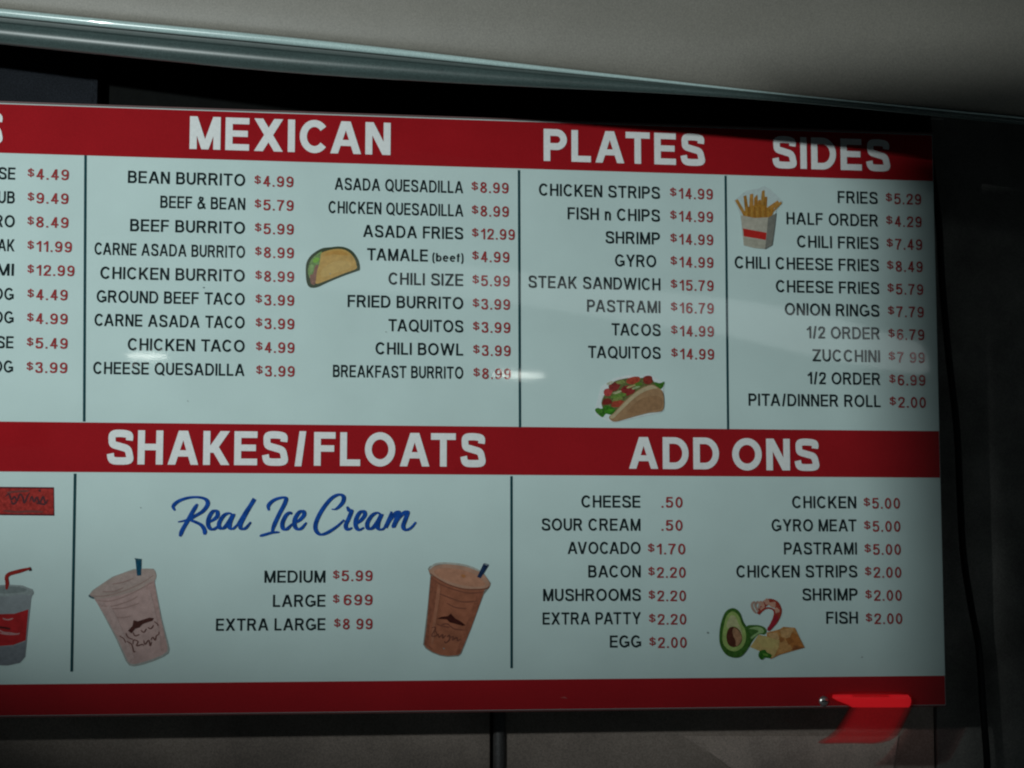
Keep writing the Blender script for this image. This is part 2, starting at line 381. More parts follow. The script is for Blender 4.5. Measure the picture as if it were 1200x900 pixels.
def place(parts, name, mat, label, y=-.0012, parent=None):
    """parts: list of (string, x0px, x1px, baseline px, cap px, offset, spacing)"""
    V, F = [], []
    for (s, x0, x1, by, cap, off, sp, bx) in parts:
        vs, fs = glyphs(s, off, sp)
        y0, y1 = 0.0, 1.0
        xs = [v[0] for v in vs]; mn, mx = min(xs), max(xs)
        P = at(bx, by); zc = P.z
        X0 = at(x0, by).x; X1 = at(x1, by).x
        top = at(bx, by - cap).z; sz = (top - zc) / (y1 - y0)
        n = len(V)
        for vx, vy, ly in vs: V.append((X0 + (vx - mn)/(mx - mn)*(X1 - X0), y - ly*.00003, zc + (vy - y0)*sz))
        F += [tuple(i + n for i in f) for f in fs]
    me = bpy.data.meshes.new(name); me.from_pydata(V, [], F); me.update()
    o = link(name, me, mat, parent or board)
    if label: o['label'] = label
    return o
IO = .172
def item(s, x0, x1, by, cap=14.2, extra=None):
    parts = [(s, x0, x1, by, cap, IO, .16, x1)]
    if extra: parts.append(extra)
    place(parts, 'item_lettering', BLACK, 'black lettering reading ' + s)
def price(s, x0, x1, by, cap=12.6):
    if s[0] == '$':
        parts = [('$', x0, x0 + 7.4, by - 3.6, 8.4, .17, .2, x1), (s[1:].strip(), x0 + (10.2 if s[1] != ' ' else 12.5), x1, by, cap, .165, .235, x1)]
    else: parts = [(s, x0, x1, by, cap, .165, .235, x1)]
    place(parts, 'price_lettering', PRICE, 'dull red price reading ' + s)

HO = .215
def heading(s, x0, x1, by, cap, sp=.15):
    place([(s, x0, x1, by, cap, HO, sp, (x0+x1)/2)], 'heading_lettering', LETTER, 'bold white heading reading ' + s, y=-.0014)
heading('MEXICAN', 222, 457.5, 178.3, 38)
heading('PLATES', 637, 826, 191.6, 37)
heading('SIDES', 905, 1043, 199, 37)
heading('SHAKES/FLOATS', 125, 569, 545.6, 39.5)
heading('ADD', 737, 842.5, 549.6, 37)
heading('ONS', 858, 960, 551.2, 37)
heading('S', -28, 3, 168.5, 37)

for s, x1, y in (('SE', 17.6, 210.7), ('UB', 17, 238.6), ('RO', 17, 266.6), ('AK', 16.7, 294.7), ('MI', 16, 323.3), ('OG', 15.7, 351.7),
                 ('OG', 15.6, 379), ('SE', 15.4, 408.3), ('OG', 15, 436.7)):
    item(s, x1 - (19.5 if s not in ('OG', 'RO') else 24), x1, y)
for s, x0, x1, y in (('$4.49', 32.3, 80.5, 211.5), ('$9.49', 32.3, 80, 239.5), ('$8.49', 32, 80, 267.5), ('$11.99', 32, 84, 296), ('$12.99', 32, 87, 324),
                     ('$4.49', 32, 79, 352.3), ('$4.99', 31.6, 79, 380.3), ('$5.49', 31.3, 79, 409), ('$3.99', 31, 78.6, 437.5)):
    price(s, x0, x1, y)
for s, x0, x1, y, pr, py in (
    ('BEAN BURRITO', 149.7, 287, 218.3, '$4.99', 219.7), ('BEEF & BEAN', 187.7, 287, 246.3, '$5.79', 247.5), ('BEEF BURRITO', 152.3, 286.8, 274.3, '$5.99', 275.3),
    ('CARNE ASADA BURRITO', 110.5, 286.8, 302.5, '$8.99', 303), ('CHICKEN BURRITO', 117.3, 286.5, 330.3, '$8.99', 330.9), ('GROUND BEEF TACO', 113, 286.5, 357.7, '$3.99', 358.6),
    ('CARNE ASADA TACO', 110.5, 286.4, 385, '$3.99', 386.2), ('CHICKEN TACO', 149.5, 286.4, 412.7, '$4.99', 414), ('CHEESE QUESADILLA', 109, 286.2, 440.7, '$3.99', 441.7)):
    item(s, x0, x1, y); price(pr, 298 + (y - 218)*.009, 343.6 + (y - 218)*.006, py)
for s, x0, x1, y, pr, py in (
    ('ASADA QUESADILLA', 392, 542.4, 226.7, '$8.99', 227), ('CHICKEN QUESADILLA', 384.7, 542.6, 254, '$8.99', 254.6), ('ASADA FRIES', 425.3, 542.4, 280.7, '$12.99', 281.5),
    ('TAMALE', 430, 501, 306.7, '$4.99', 308), ('CHILI SIZE', 455, 542.5, 335.4, '$5.99', 336), ('FRIED BURRITO', 407.2, 542.5, 362.5, '$3.99', 363.4),
    ('TAQUITOS', 455, 542.5, 389.7, '$3.99', 390.5), ('CHILI BOWL', 439.8, 542.5, 416.9, '$3.99', 417.6), ('BREAKFAST BURRITO', 390, 542.5, 444, '$8.99', 444.6)):
    ex = ('(beef)', 506.5, 542.8, 307.2, 9.8, .17, .15, 542) if s == 'TAMALE' else None
    item(s, x0, x1, y, extra=ex); price(pr, 552.3 + (y - 226)*.01, (603 if '12' in pr else 595.6 + (y - 226)*.013), py)
for s, x0, x1, y, pr in (
    ('CHICKEN STRIPS', 631.3, 773, 233.3, '$14.99'), ('FISH n CHIPS', 665, 773, 260, '$14.99'), ('SHRIMP', 709.3, 773, 286.8, '$14.99'), ('GYRO', 720.5, 768.6, 313.4, '$14.99'),
    ('STEAK SANDWICH', 619, 773.5, 340.5, '$15.79'), ('PASTRAMI', 687.8, 773.5, 367, '$16.79'), ('TACOS', 716.5, 773.7, 394, '$14.99'), ('TAQUITOS', 689, 773.8, 420.8, '$14.99')):
    item(s, x0, x1, y); price(pr, 784.8 + (y - 233)*.008, 835 + (y - 233)*.008, y + .9)
for s, x0, x1, y, pr in (
    ('FRIES', 981.5, 1028.2, 239.4, '$5.29'), ('HALF ORDER', 921.5, 1028.8, 265.8, '$4.29'), ('CHILI FRIES', 933.8, 1029.2, 292.4, '$7.49'), ('CHILI CHEESE FRIES', 860.7, 1029.5, 318.4, '$8.49'),
    ('CHEESE FRIES', 909, 1030, 345, '$5.79'), ('ONION RINGS', 919.5, 1030.2, 371.4, '$7.79'), ('1/2 ORDER', 945, 1030.8, 398, '$6.79'), ('ZUCCHINI', 952, 1031, 424.7, '$7 99'),
    ('1/2 ORDER', 946, 1031.4, 451.3, '$6.99'), ('PITA/DINNER ROLL', 877, 1031.8, 477.3, '$2.00')):
    item(s, x0, x1, y); price(pr, 1037.6 + (y - 239)*.019, 1079.3 + (y - 239)*.023, y + .9)
for s, x0, x1, y, pr, p0, py in (('MEDIUM', 309.7, 381, 682.7, '$5.99', 390, 681), ('LARGE', 319.7, 381, 711, '$ 699', 390, 709.2), ('EXTRA LARGE', 253, 381, 738.5, '$8 99', 391.3, 737.4)):
    item(s, x0, x1, y); price(pr, p0, 436.3, py)
for i, (s, x0, y, pr) in enumerate((('CHEESE', 681, 595, '.50'), ('SOUR CREAM', 634.5, 622, '.50'), ('AVOCADO', 665, 649.2, '$1.70'), ('BACON', 689.2, 676.6, '$2.20'),
                     ('MUSHROOMS', 636.3, 704, '$2.20'), ('EXTRA PATTY', 635.7, 731.4, '$2.20'), ('EGG', 714.5, 758.6, '$2.00'))):
    item(s, x0, 750 + .15*i, y)
    if pr[0] == '$': price(pr, 758.2 + .4*i, 802 + .4*i, y + .5)
    else: price(pr, 775, 799.6, y)
for i, (s, x0, y, pr) in enumerate((('CHICKEN', 928, 595.8, '$5.00'), ('GYRO MEAT', 904, 622.8, '$5.00'), ('PASTRAMI', 918.5, 649.8, '$5.00'), ('CHICKEN STRIPS', 862.7, 676.6, '$2.00'),
                     ('SHRIMP', 940, 703.6, '$2.00'), ('FISH', 968, 730.8, '$2.00'))):
    item(s, x0, 1003 + .4*i, y); price(pr, 1011.7 + .5*i, 1054.3 + .55*i, y + .4)

# ------------------------------------------------------------------ brush strokes and printed pictures
def strokes(name, lines, ox, oy, sc_, mat, parent, width, y=-.0016, label=None, cal=True, n=8):
    """brush strokes given in pixels of an enlarged crop (origin ox, oy; scale sc_): a ribbon whose width follows the direction of the pen"""
    V, F = [], []
    for li, l in enumerate(lines):
        P = catmull(l, n)
        base = len(V); m = len(P)
        yy = y - .00003 * (li % 5)
        for i, p in enumerate(P):
            a = P[max(0, i-1)]; b = P[min(m-1, i+1)]
            dx, dy = b[0]-a[0], b[1]-a[1]; d = math.hypot(dx, dy) or 1
            wd = width
            if cal: wd *= .62 + .55*abs(dy)/d
            e = min(i, m-1-i)/max(1, m*.14); wd *= min(1, .45 + .55*e)
            nx, ny = -dy/d*wd/2, dx/d*wd/2
            for sg in (1, -1):
                q = at(ox + (p[0] + sg*nx)/sc_, oy + (p[1] + sg*ny)/sc_); V.append((q.x, yy - .000004*i, q.z))
        for i in range(m-1):
            F.append((base+2*i, base+2*i+1, base+2*i+3, base+2*i+2))
    me = bpy.data.meshes.new(name); me.from_pydata(V, [], F); me.update()
    o = link(name, me, mat, parent)
    if label: o['label'] = label
    return o
class Pic:
    def __init__(s, name, ox, oy, sc_, label=None):
        s.o, s.s, s.k = (ox, oy), sc_, 0
        s.root = None; s.name = name; s.label = label
    def poly(s, name, pts, col, smooth=False, mott=.12, mscale=160, n=5):
        if smooth: pts = catmull(pts, n, True)
        P = [at(s.o[0] + p[0]/s.s, s.o[1] + p[1]/s.s) for p in pts]
        s.k += 1
        o = plate(name if s.root else s.name, [(p.x, p.z) for p in P], -.0009 - .00006*s.k, ink(col, mott, mscale), s.root or board)
        if s.root is None:
            s.root = o
            if s.label: o['label'] = s.label
        return o
    def ink(s, name, lines, col, width, cal=False, n=6):
        s.k += 1
        return strokes(name, lines, s.o[0], s.o[1], s.s, ink(col, .15), s.root, width, y=-.0009 - .00006*s.k, cal=cal, n=n)

# Real Ice Cream, written with a brush -- crop origin (190,560), scale 3.871
SCR = [
 # R
 [(58,148),(50,128),(75,105),(120,90),(165,88),(198,98),(206,120),(185,150),(150,172),(115,190),(72,200)],
 [(160,118),(140,150),(115,195),(92,235),(80,266)],
 [(118,188),(150,200),(178,215),(192,238),(192,258)],
 # e a l
 [(205,205),(232,190),(250,172),(248,152),(230,152),(212,180),(208,212),(220,232),(240,230),(262,210)],
 [(318,168),(302,160),(278,172),(258,205),(262,228),(282,225),(305,195),(322,166),(308,200),(306,226),(322,230),(340,212)],
 [(340,212),(372,165),(405,118),(418,96),(408,112),(375,170),(355,212),(358,230),(378,228),(402,200)],
 # I
 [(484,148),(482,125),(505,102),(538,90),(560,92),(556,115),(530,165),(505,220),(498,250)],
 [(442,264),(470,256),(500,248),(532,246)],
 # c e
 [(588,165),(578,158),(560,172),(545,205),(548,230),(565,232),(590,208)],
 [(590,208),(618,195),(642,170),(640,152),(622,155),(602,185),(600,215),(612,232),(632,228),(654,202)],
 # C
 [(768,142),(790,140),(818,112),(822,85),(800,76),(765,95),(725,145),(698,200),(696,235),(715,256),(745,250),(790,222),(825,190)],
 # r
 [(838,130),(848,148),(858,150),(845,185),(832,215),(840,234),(862,226)],
 # e a m
 [(870,215),(898,195),(918,170),(914,152),(895,158),(878,190),(878,220),(892,236),(915,225)],
 [(992,168),(975,158),(950,172),(930,205),(934,230),(955,226),(978,196),(994,166),(980,200),(978,228),(996,234),(1012,222)],
 [(1040,152),(1030,180),(1012,225),(1030,192),(1058,160),(1072,156),(1062,185),(1048,222),(1066,188),(1096,158),(1112,156),(1102,188),(1092,220),(1104,236),(1128,226),(1150,200)],
]
strokes('script_lettering', SCR, 190, 560, 3.871, BLUE, board, 16.5, label='blue brush script reading Real Ice Cream')

W_ = (.66, .76, .75)
# --- small taco (crop 340,270 scale 11.25)
t = Pic('taco_picture', 340, 270, 11.25, 'small printed hard shell taco with dark outline')
t.poly('rim', [(205,520),(215,430),(250,360),(310,300),(420,238),(540,222),(640,213),(730,226),(810,268),(870,338),(908,420),(918,515),(880,538),(700,602),(500,685),(370,745),(290,758),(240,735),(213,660)], (.055,.075,.045), True)
t.poly('lettuce', [(235,520),(262,420),(312,350),(410,280),(425,330),(395,430),(352,540),(330,640),(270,650),(245,600)], (.17,.27,.10), True, .3, 400)
t.poly('lettuce', [(300,400),(340,360),(385,370),(370,410),(320,430)], (.20,.42,.06), True)
t.poly('lettuce', [(250,500),(280,450),(310,470),(300,540),(265,550)], (.24,.36,.14), True)
t.poly('meat', [(262,590),(300,575),(325,480),(358,450),(372,480),(352,560),(345,640),(330,712),(290,716),(268,680)], (.25,.13,.10), True, .3, 400)
t.poly('shell', [(405,320),(430,290),(530,258),(620,246),(715,256),(795,305),(850,380),(872,450),(868,508),(700,572),(480,662),(345,705),(342,640),(355,540),(388,430)], (.52,.32,.10), True, .14, 120)
t.poly('shell_sheen', [(560,420),(700,400),(800,430),(780,500),(600,560),(430,620),(420,520)], (.55,.36,.125), True, .1)
t.poly('shell_sheen', [(500,290),(620,268),(710,280),(770,330),(700,330),(560,320),(450,350)], (.50,.275,.075), True, .1)

# --- large taco (crop 680,425 scale 10)
t = Pic('taco_picture', 680, 425, 10, 'large printed soft taco with tomato and lettuce in white paper')
t.poly('paper', [(165,560),(190,470),(240,280),(390,180),(560,145),(700,160),(800,122),(900,190),(990,235),(975,300),(980,560),(930,590),(640,650),(420,700),(340,695),(180,620)], (.66,.74,.74), mott=.05)
t.poly('paper_fold', [(240,420),(330,270),(430,180),(560,155),(700,190),(640,400),(300,500)], (.72,.74,.74), mott=.1)
def blob(cx, cy, rx, ry, n=9, j=.2, rot=0):
    out = []
    for i in range(n):
        a = 2*math.pi*i/n; k = 1 + random.uniform(-j, j)
        x, y = rx*k*math.cos(a), ry*k*math.sin(a); out.append((cx + x*math.cos(rot) - y*math.sin(rot), cy + x*math.sin(rot) + y*math.cos(rot)))
    return out
t.poly('filling', [(250,500),(260,420),(330,300),(400,220),(560,180),(700,180),(820,170),(870,230),(960,250),(930,310),(700,420),(480,560),(300,560)], (.13,.14,.05), True, .4, 300)
t.poly('lettuce', [(170,555),(200,530),(250,540),(300,500),(360,520),(410,560),(360,610),(300,600),(260,640),(200,600)], (.045,.17,.02), True, .4, 300)
t.poly('lettuce', [(870,230),(930,240),(985,225),(965,290),(930,310),(890,280)], (.05,.16,.02), True, .4, 300)
for (cx, cy, rx, ry, c) in ((620,215,90,42,(.38,.06,.035)), (790,210,62,50,(.24,.035,.025)), (400,280,62,55,(.22,.035,.03)), (560,330,78,60,(.24,.03,.028)), (320,345,50,42,(.42,.06,.06)),
                        (310,460,60,42,(.18,.025,.02)), (430,480,72,46,(.36,.06,.035)), (470,230,50,26,(.22,.26,.08)), (680,255,50,22,(.10,.20,.03)), (450,385,90,26,(.14,.24,.05)), (590,280,60,14,(.42,.36,.16)),
                        (650,292,55,14,(.34,.42,.22)), (430,350,50,16,(.42,.42,.24)), (430,430,70,18,(.20,.24,.07)), (330,570,60,26,(.06,.24,.02)), (225,570,40,26,(.07,.22,.03)), (350,240,40,18,(.5,.5,.38))):
    t.poly('tomato' if c[0] > .17 and c[1] < .1 else 'lettuce', blob(cx, cy, rx, ry, rot=-.25), c, True, .3, 300)
t.poly('tortilla', [(335,635),(395,585),(470,500),(560,410),(680,320),(780,270),(850,262),(920,300),(965,350),(978,450),(970,540),(930,575),(800,590),(640,630),(500,670),(410,692),(360,680)], (.36,.215,.115), True, .16, 110)
t.poly('tortilla_lip', [(345,635),(400,590),(480,505),(570,415),(690,322),(790,275),(850,270),(900,300),(840,310),(740,345),(640,410),(540,500),(450,590),(380,655)], (.47,.38,.235), True, .1)
t.poly('tortilla_side', [(700,430),(850,390),(950,420),(950,530),(860,560),(700,590),(580,620),(560,560)], (.31,.175,.09), True, .16)

# --- fries (crop 850,210 scale 10)
t = Pic('fries_picture', 850, 210, 10, 'printed paper box of fries with a red stripe')
t.poly('sticker_edge', [(98,250),(240,135),(380,112),(450,80),(510,110),(670,265),(600,360),(560,620),(545,775),(460,822),(210,780),(170,420)], (.52,.62,.62), mott=.06)
fr = [((110,250),(145,235),(240,400),(200,410)), ((210,200),(245,190),(280,420),(235,420)), ((285,180),(325,170),(330,420),(270,420)), ((335,220),(375,180),(385,420),(330,440)),
      ((425,140),(458,130),(470,420),(400,430)), ((455,210),(490,205),(480,430),(430,430)), ((500,325),(610,250),(628,275),(500,420)), ((380,250),(410,240),(440,430),(380,440)), ((590,300),(650,262),(660,285),(560,390)),
      ((250,330),(290,320),(320,440),(260,440)), ((450,340),(560,320),(570,370),(450,450))]
for i, f in enumerate(fr):
    t.poly('french_fry', f, [(.42,.22,.055),(.34,.16,.03),(.46,.22,.05),(.38,.17,.03)][i % 4], mott=.2)
t.poly('fries_heap', [(205,430),(240,360),(330,310),(420,300),(500,340),(560,360),(520,450),(340,470)], (.40,.185,.03), True, .35, 420)
for i in range(9):
    x = 235 + i*32
    t.poly('french_fry', [(x, 330), (x+14, 326), (x+18, 448), (x-2, 448)], [(.46,.24,.05),(.32,.14,.025)][i % 2], mott=.2)
t.poly('box_side', [(495,455),(592,400),(575,560),(545,775),(462,822),(470,640)], (.20,.20,.175), mott=.12)
t.poly('box_front', [(178,425),(340,458),(497,450),(480,640),(462,820),(330,808),(212,778),(195,600)], (.45,.42,.35), mott=.12)
t.poly('box_stripe', [(203,580),(478,630),(470,715),(212,672)], (.50,.025,.02), mott=.1)
t.poly('box_shade', [(212,690),(465,728),(460,815),(335,803),(214,772)], (.40,.38,.31), mott=.12)

# --- shakes: shared drawing
def logo(t, c, d, pk, mtn, lines, word):
    t.poly('mountain_logo', mtn, c, mott=.2)
    t.ink('logo_lettering', lines, d, pk)
    if word: t.ink('logo_script', word, d, pk)
# strawberry (crop 90,640 scale 6)
t = Pic('shake_cup_picture', 90, 640, 6, 'printed pale pink shake cup leaning left with a dark blue straw')
t.poly('cup_shadow', [(85,345),(110,310),(250,215),(400,160),(540,158),(556,190),(548,260),(600,520),(652,720),(646,752),(610,778),(540,808),(460,834),(400,846),(368,838),(345,808),(270,640),(130,375)], (.34,.36,.34), mott=.1)
t.poly('shake', [(122,368),(300,345),(545,240),(590,500),(640,715),(634,742),(600,766),(540,792),(470,814),(410,830),(380,828),(360,810),(290,655),(200,490)], (.47,.325,.305), mott=.14, mscale=60)
t.poly('lid', [(92,345),(118,312),(250,222),(400,168),(510,158),(552,178),(545,245),(420,310),(300,345),(160,370),(112,365)], (.40,.31,.28), True, .14, 70)
t.poly('lid_foam', [(150,320),(260,245),(400,190),(500,185),(520,215),(430,255),(300,300),(190,330)], (.42,.32,.295), True, .12)
t.poly('shake_side', [(480,270),(545,240),(590,500),(640,715),(600,755),(560,640),(520,430)], (.44,.295,.275), mott=.14)
t.poly('shake_side', [(130,375),(200,480),(290,650),(380,830),(400,815),(320,640),(240,470),(180,375)], (.455,.325,.305), mott=.14)
for l in ([(100,350),(200,350),(330,315),(450,262),(540,205)], [(130,380),(240,385),(380,335),(540,250)], [(170,420),(260,420),(380,380),(430,350)], [(230,440),(330,435),(440,400)], [(280,500),(330,502),(380,490)],
          [(180,320),(260,318),(330,290)], [(250,268),(330,252),(400,225)]):
    t.ink('lid_line', [l], (.33,.22,.20), 7)
t.poly('cup_shine', [(215,440),(245,430),(330,610),(400,770),(385,778),(300,620)], (.47,.34,.32), True, .1)
t.poly('cup_shine', [(500,330),(520,325),(565,520),(590,680),(575,690),(540,520)], (.455,.32,.30), True, .1)
t.poly('straw', [(412,92),(454,92),(452,205),(424,208)], (.012,.075,.13), mott=.3)
t.poly('straw_tip', [(405,84),(456,90),(450,104),(416,102)], (.03,.09,.12), mott=.3)
logo(t, (.075,.028,.024), (.15,.07,.06), 7.5, [(360,595),(392,560),(400,520),(430,528),(470,515),(510,502),(545,506),(530,525),(495,535),(462,548),(440,572),(410,580),(385,612)],
     [[(300,630),(330,650),(345,680)], [(345,610),(360,640),(395,655)], [(395,605),(410,630),(440,620)], [(450,590),(470,605),(490,580)], [(500,570),(520,580),(540,555)], [(545,530),(565,545),(572,560)]],
     [[(350,668),(385,690),(400,740),(412,738)], [(395,690),(400,660),(430,670),(420,700),(460,690),(470,700)], [(470,660),(480,690),(505,660),(515,700),(525,670)], [(520,660),(535,640),(550,660),(560,630),(575,620),(578,600)]])
t.ink('rim_line', [[(85,345),(100,358),(122,366)]], (.05,.10,.12), 12)
# chocolate (crop 460,640 scale 6)
t = Pic('shake_cup_picture', 460, 640, 6, 'printed brown shake cup leaning right with a dark blue straw')
t.poly('cup_shadow', [(248,160),(262,140),(360,115),(520,135),(640,190),(690,260),(680,290),(640,340),(560,560),(482,758),(462,774),(385,779),(330,770),(278,750),(232,720),(214,692),(245,430),(265,210)], (.24,.24,.21), mott=.1)
t.poly('shake', [(270,205),(400,270),(520,305),(655,290),(630,345),(550,580),(476,755),(458,766),(390,771),(340,765),(285,745),(240,715),(222,690),(240,560),(258,340)], (.32,.115,.065), mott=.2, mscale=60)
t.poly('shake_side', [(270,205),(310,240),(300,420),(262,560),(250,690),(300,742),(222,690),(240,560),(258,340)], (.255,.09,.053), mott=.2)
t.poly('shake_side', [(600,320),(640,330),(550,580),(476,755),(440,765),(500,600)], (.285,.10,.058), mott=.2)
t.poly('lid', [(258,180),(270,150),(340,130),(430,128),(540,150),(640,200),(684,262),(672,288),(600,302),(500,300),(400,270),(310,228)], (.44,.25,.175), True, .14, 70)
t.poly('lid_foam', [(290,180),(340,155),(450,160),(560,190),(630,240),(650,275),(560,285),(440,262),(340,225)], (.46,.225,.145), True, .16, 90)
t.poly('lid_foam', [(480,205),(500,198),(515,212),(498,224)], (.42,.17,.07), True)
for l in ([(262,190),(330,238),(420,280),(520,303),(650,300),(682,278)], [(270,225),(340,270),(430,305),(540,330),(645,320)], [(290,320),(330,335),(420,370),(500,392),(600,385)], [(380,400),(440,430),(520,440)]):
    t.ink('lid_line', [l], (.19,.07,.045), 8)
t.ink('lid_line', [[(256,165),(300,128),(370,120),(480,130),(560,152),(630,185)]], (.42,.42,.38), 14)
t.poly('cup_shine', [(315,290),(335,296),(320,430),(300,560),(285,680),(272,672),(285,520)], (.37,.15,.09), True, .15)
t.poly('straw', [(640,120),(676,132),(618,226),(594,216)], (.012,.03,.08), mott=.3)
t.poly('straw_tip', [(648,118),(672,126),(664,138),(645,130)], (.25,.30,.34), mott=.3)
logo(t, (.05,.012,.009), (.17,.06,.04), 8, [(312,510),(345,496),(388,492),(408,474),(440,508),(480,530),(512,556),(490,560),(440,545),(400,535),(380,515),(340,512)],
     [[(330,560),(380,545),(430,580),(500,590)], [(310,545),(340,560),(400,570)]],
     [[(272,575),(300,570),(290,600),(275,632),(310,625),(300,595)], [(320,615),(325,640),(350,620),(350,645),(375,625)], [(380,640),(400,625),(395,660),(370,680),(365,665)], [(405,640),(425,635),(420,660),(450,640),(455,665),(480,650)]])

# --- soda cup at the left edge (crop 0,650 scale 6.43)
t = Pic('soda_cup_picture', 0, 650, 6.43, 'printed grey paper soda cup with red wrap and bent red straw')
t.poly('cup', [(-190,265),(-80,235),(60,225),(170,232),(248,262),(245,300),(235,330),(215,520),(190,770),(150,815),(60,835),(-60,832),(-150,780)], (.24,.265,.28), mott=.12, mscale=60)
t.poly('lid', [(-190,270),(-80,238),(60,228),(170,235),(246,268),(242,305),(150,300),(20,315),(-120,300)], (.27,.31,.31), True, .12)
t.poly('lid_top', [(-120,262),(0,240),(120,242),(205,262),(150,285),(20,292),(-90,285)], (.19,.225,.225), True, .1)
t.poly('cup_foot', [(-140,690),(0,692),(100,690),(195,655),(188,770),(150,812),(60,832),(-60,828),(-130,780)], (.17,.185,.205), mott=.12)
t.poly('wrap', [(-160,440),(0,448),(110,445),(215,412),(205,520),(195,645),(100,680),(0,688),(-140,680)], (.36,.02,.022), mott=.2, mscale=70)
t.ink('wrap_lettering', [[(-60,560),(-10,568),(30,585),(80,590),(130,598),(150,590)], [(0,590),(60,600),(130,600)], [(20,480),(60,490),(100,480)]], (.42,.22,.22), 10)
t.ink('wrap_lettering', [[(-20,545),(30,550),(80,560)]], (.08,.015,.015), 16)
t.ink('straw', [[(50,262),(55,215),(50,170),(72,145),(130,128),(228,102)]], (.28,.025,.02), 28, n=8)
t.poly('straw_tip', [(205,100),(230,92),(242,118),(222,124)], (.04,.03,.03))

# --- red sign at the left edge (crop 0,560 scale 15)
t = Pic('red_sign_picture', 0, 560, 15, 'small printed red sign with dark illegible script')
t.poly('sign_border', [(-700,150),(948,165),(955,665),(-700,648)], (.10,.012,.02), mott=.2)
t.poly('sign_face', [(-690,178),(938,190),(942,640),(-690,625)], (.34,.035,.03), mott=.35, mscale=220)
t.ink('sign_script', [[(100,330),(160,280),(200,380),(260,330),(300,400),(350,290),(400,340),(430,440),(480,330),(520,260)], [(520,420),(560,330),(600,420),(650,340),(700,440),(760,330),(800,450),(840,380)],
                      [(200,400),(230,460),(300,420)], [(680,215),(720,240)], [(640,440),(740,460),(800,470)]], (.085,.03,.035), 34)
t.ink('sign_script', [[(60,580),(300,600),(520,590),(760,600)], [(120,260),(300,240),(520,230)]], (.17,.05,.045), 40)

# --- add ons: shrimp, avocado, chips (crop 820,680 scale 8.18)
t = Pic('toppings_picture', 820, 680, 8.18, 'printed avocado halves with shrimp, cheese and chips')
t.poly('avocado_half', [(440,450),(520,428),(600,440),(640,480),(620,520),(560,520),(500,590),(470,640),(440,600)], (.055,.14,.03), True, .25)
t.poly('avocado_flesh', [(470,462),(540,445),(600,462),(610,500),(560,515),(500,560),(480,550),(560,490),(520,470)], (.26,.40,.17), True, .2)
t.ink('shrimp', [[(560,325),(585,270),(620,225),(670,205),(725,225),(755,285),(742,345),(705,410),(655,480)]], (.30,.045,.03), 58, n=8)
t.ink('shrimp', [[(540,318),(505,270),(500,225),(530,205)], [(560,300),(530,240),(560,200)], [(565,270),(575,215)]], (.40,.27,.22), 22)
for q in ((590,225,34,20), (640,205,30,26), (700,232,34,28), (735,290,26,26), (600,270,20,26)):
    t.poly('shrimp_band', blob(*q, rot=.5), (.50,.27,.20), True, .2)
t.ink('shrimp_line', [[(565,330),(600,285),(650,265),(700,280),(715,320),(695,380)]], (.34,.03,.02), 16)
t.ink('shrimp_tail', [[(740,340),(705,410),(650,482)]], (.30,.02,.035), 40)
t.poly('tortilla_chips', [(640,500),(760,470),(800,445),(910,455),(960,560),(1004,645),(880,680),(760,715),(680,755),(640,700)], (.44,.21,.07), mott=.35, mscale=300)
for p, c in (([(770,480),(880,450),(900,470),(850,560),(780,540)], (.52,.30,.13)), ([(880,500),(930,520),(990,640),(890,660),(850,590)], (.40,.15,.04)), ([(740,600),(840,580),(880,650),(760,700)], (.48,.25,.09)),
             ([(650,510),(740,500),(760,560),(700,590)], (.54,.33,.15)), ([(820,560),(870,540),(900,590),(850,620)], (.30,.11,.03)), ([(770,540),(810,560),(790,590),(750,590)], (.33,.13,.04)), ([(900,620),(1000,645),(880,672)], (.26,.09,.03))):
    t.poly('tortilla_chip', p, c, mott=.2)
t.poly('cheese', [(480,640),(560,520),(640,540),(762,572),(755,640),(700,745),(600,690)], (.50,.36,.14), mott=.14)
t.poly('cheese', [(540,560),(620,530),(740,580),(700,650),(600,640)], (.50,.39,.15), mott=.1)
t.poly('avocado_skin', [(300,268),(345,275),(385,320),(410,390),(445,450),(478,530),(485,600),(440,680),(390,730),(330,742),(260,720),(210,660),(185,580),(190,460),(215,360),(250,295)], (.045,.125,.02), True, .3, 200)
t.poly('avocado_flesh', [(300,300),(340,310),(375,350),(400,420),(430,470),(440,550),(420,620),(375,665),(320,680),(260,655),(220,600),(215,520),(230,430),(250,350)], (.29,.40,.12), True, .15)
t.poly('avocado_flesh', [(300,335),(340,350),(365,410),(390,460),(400,520),(340,440),(270,460),(255,420),(275,370)], (.42,.42,.22), True, .15)
t.poly('avocado_stone', [(275,462),(310,445),(360,460),(398,520),(400,580),(370,625),(320,640),(275,620),(255,570),(255,510)], (.085,.025,.015), True, .3)
t.poly('avocado_stone', [(330,455),(375,490),(400,545),(385,600),(345,630),(340,580),(318,530),(310,480)], (.33,.175,.095), True, .2)
t.poly('herb_sprig', [(570,680),(620,665),(640,690),(685,715),(670,745),(620,740),(590,762),(560,730)], (.03,.13,.015), True, .4, 300)
t.poly('herb_sprig', [(600,700),(640,705),(650,725),(615,722)], (.12,.27,.04), True)

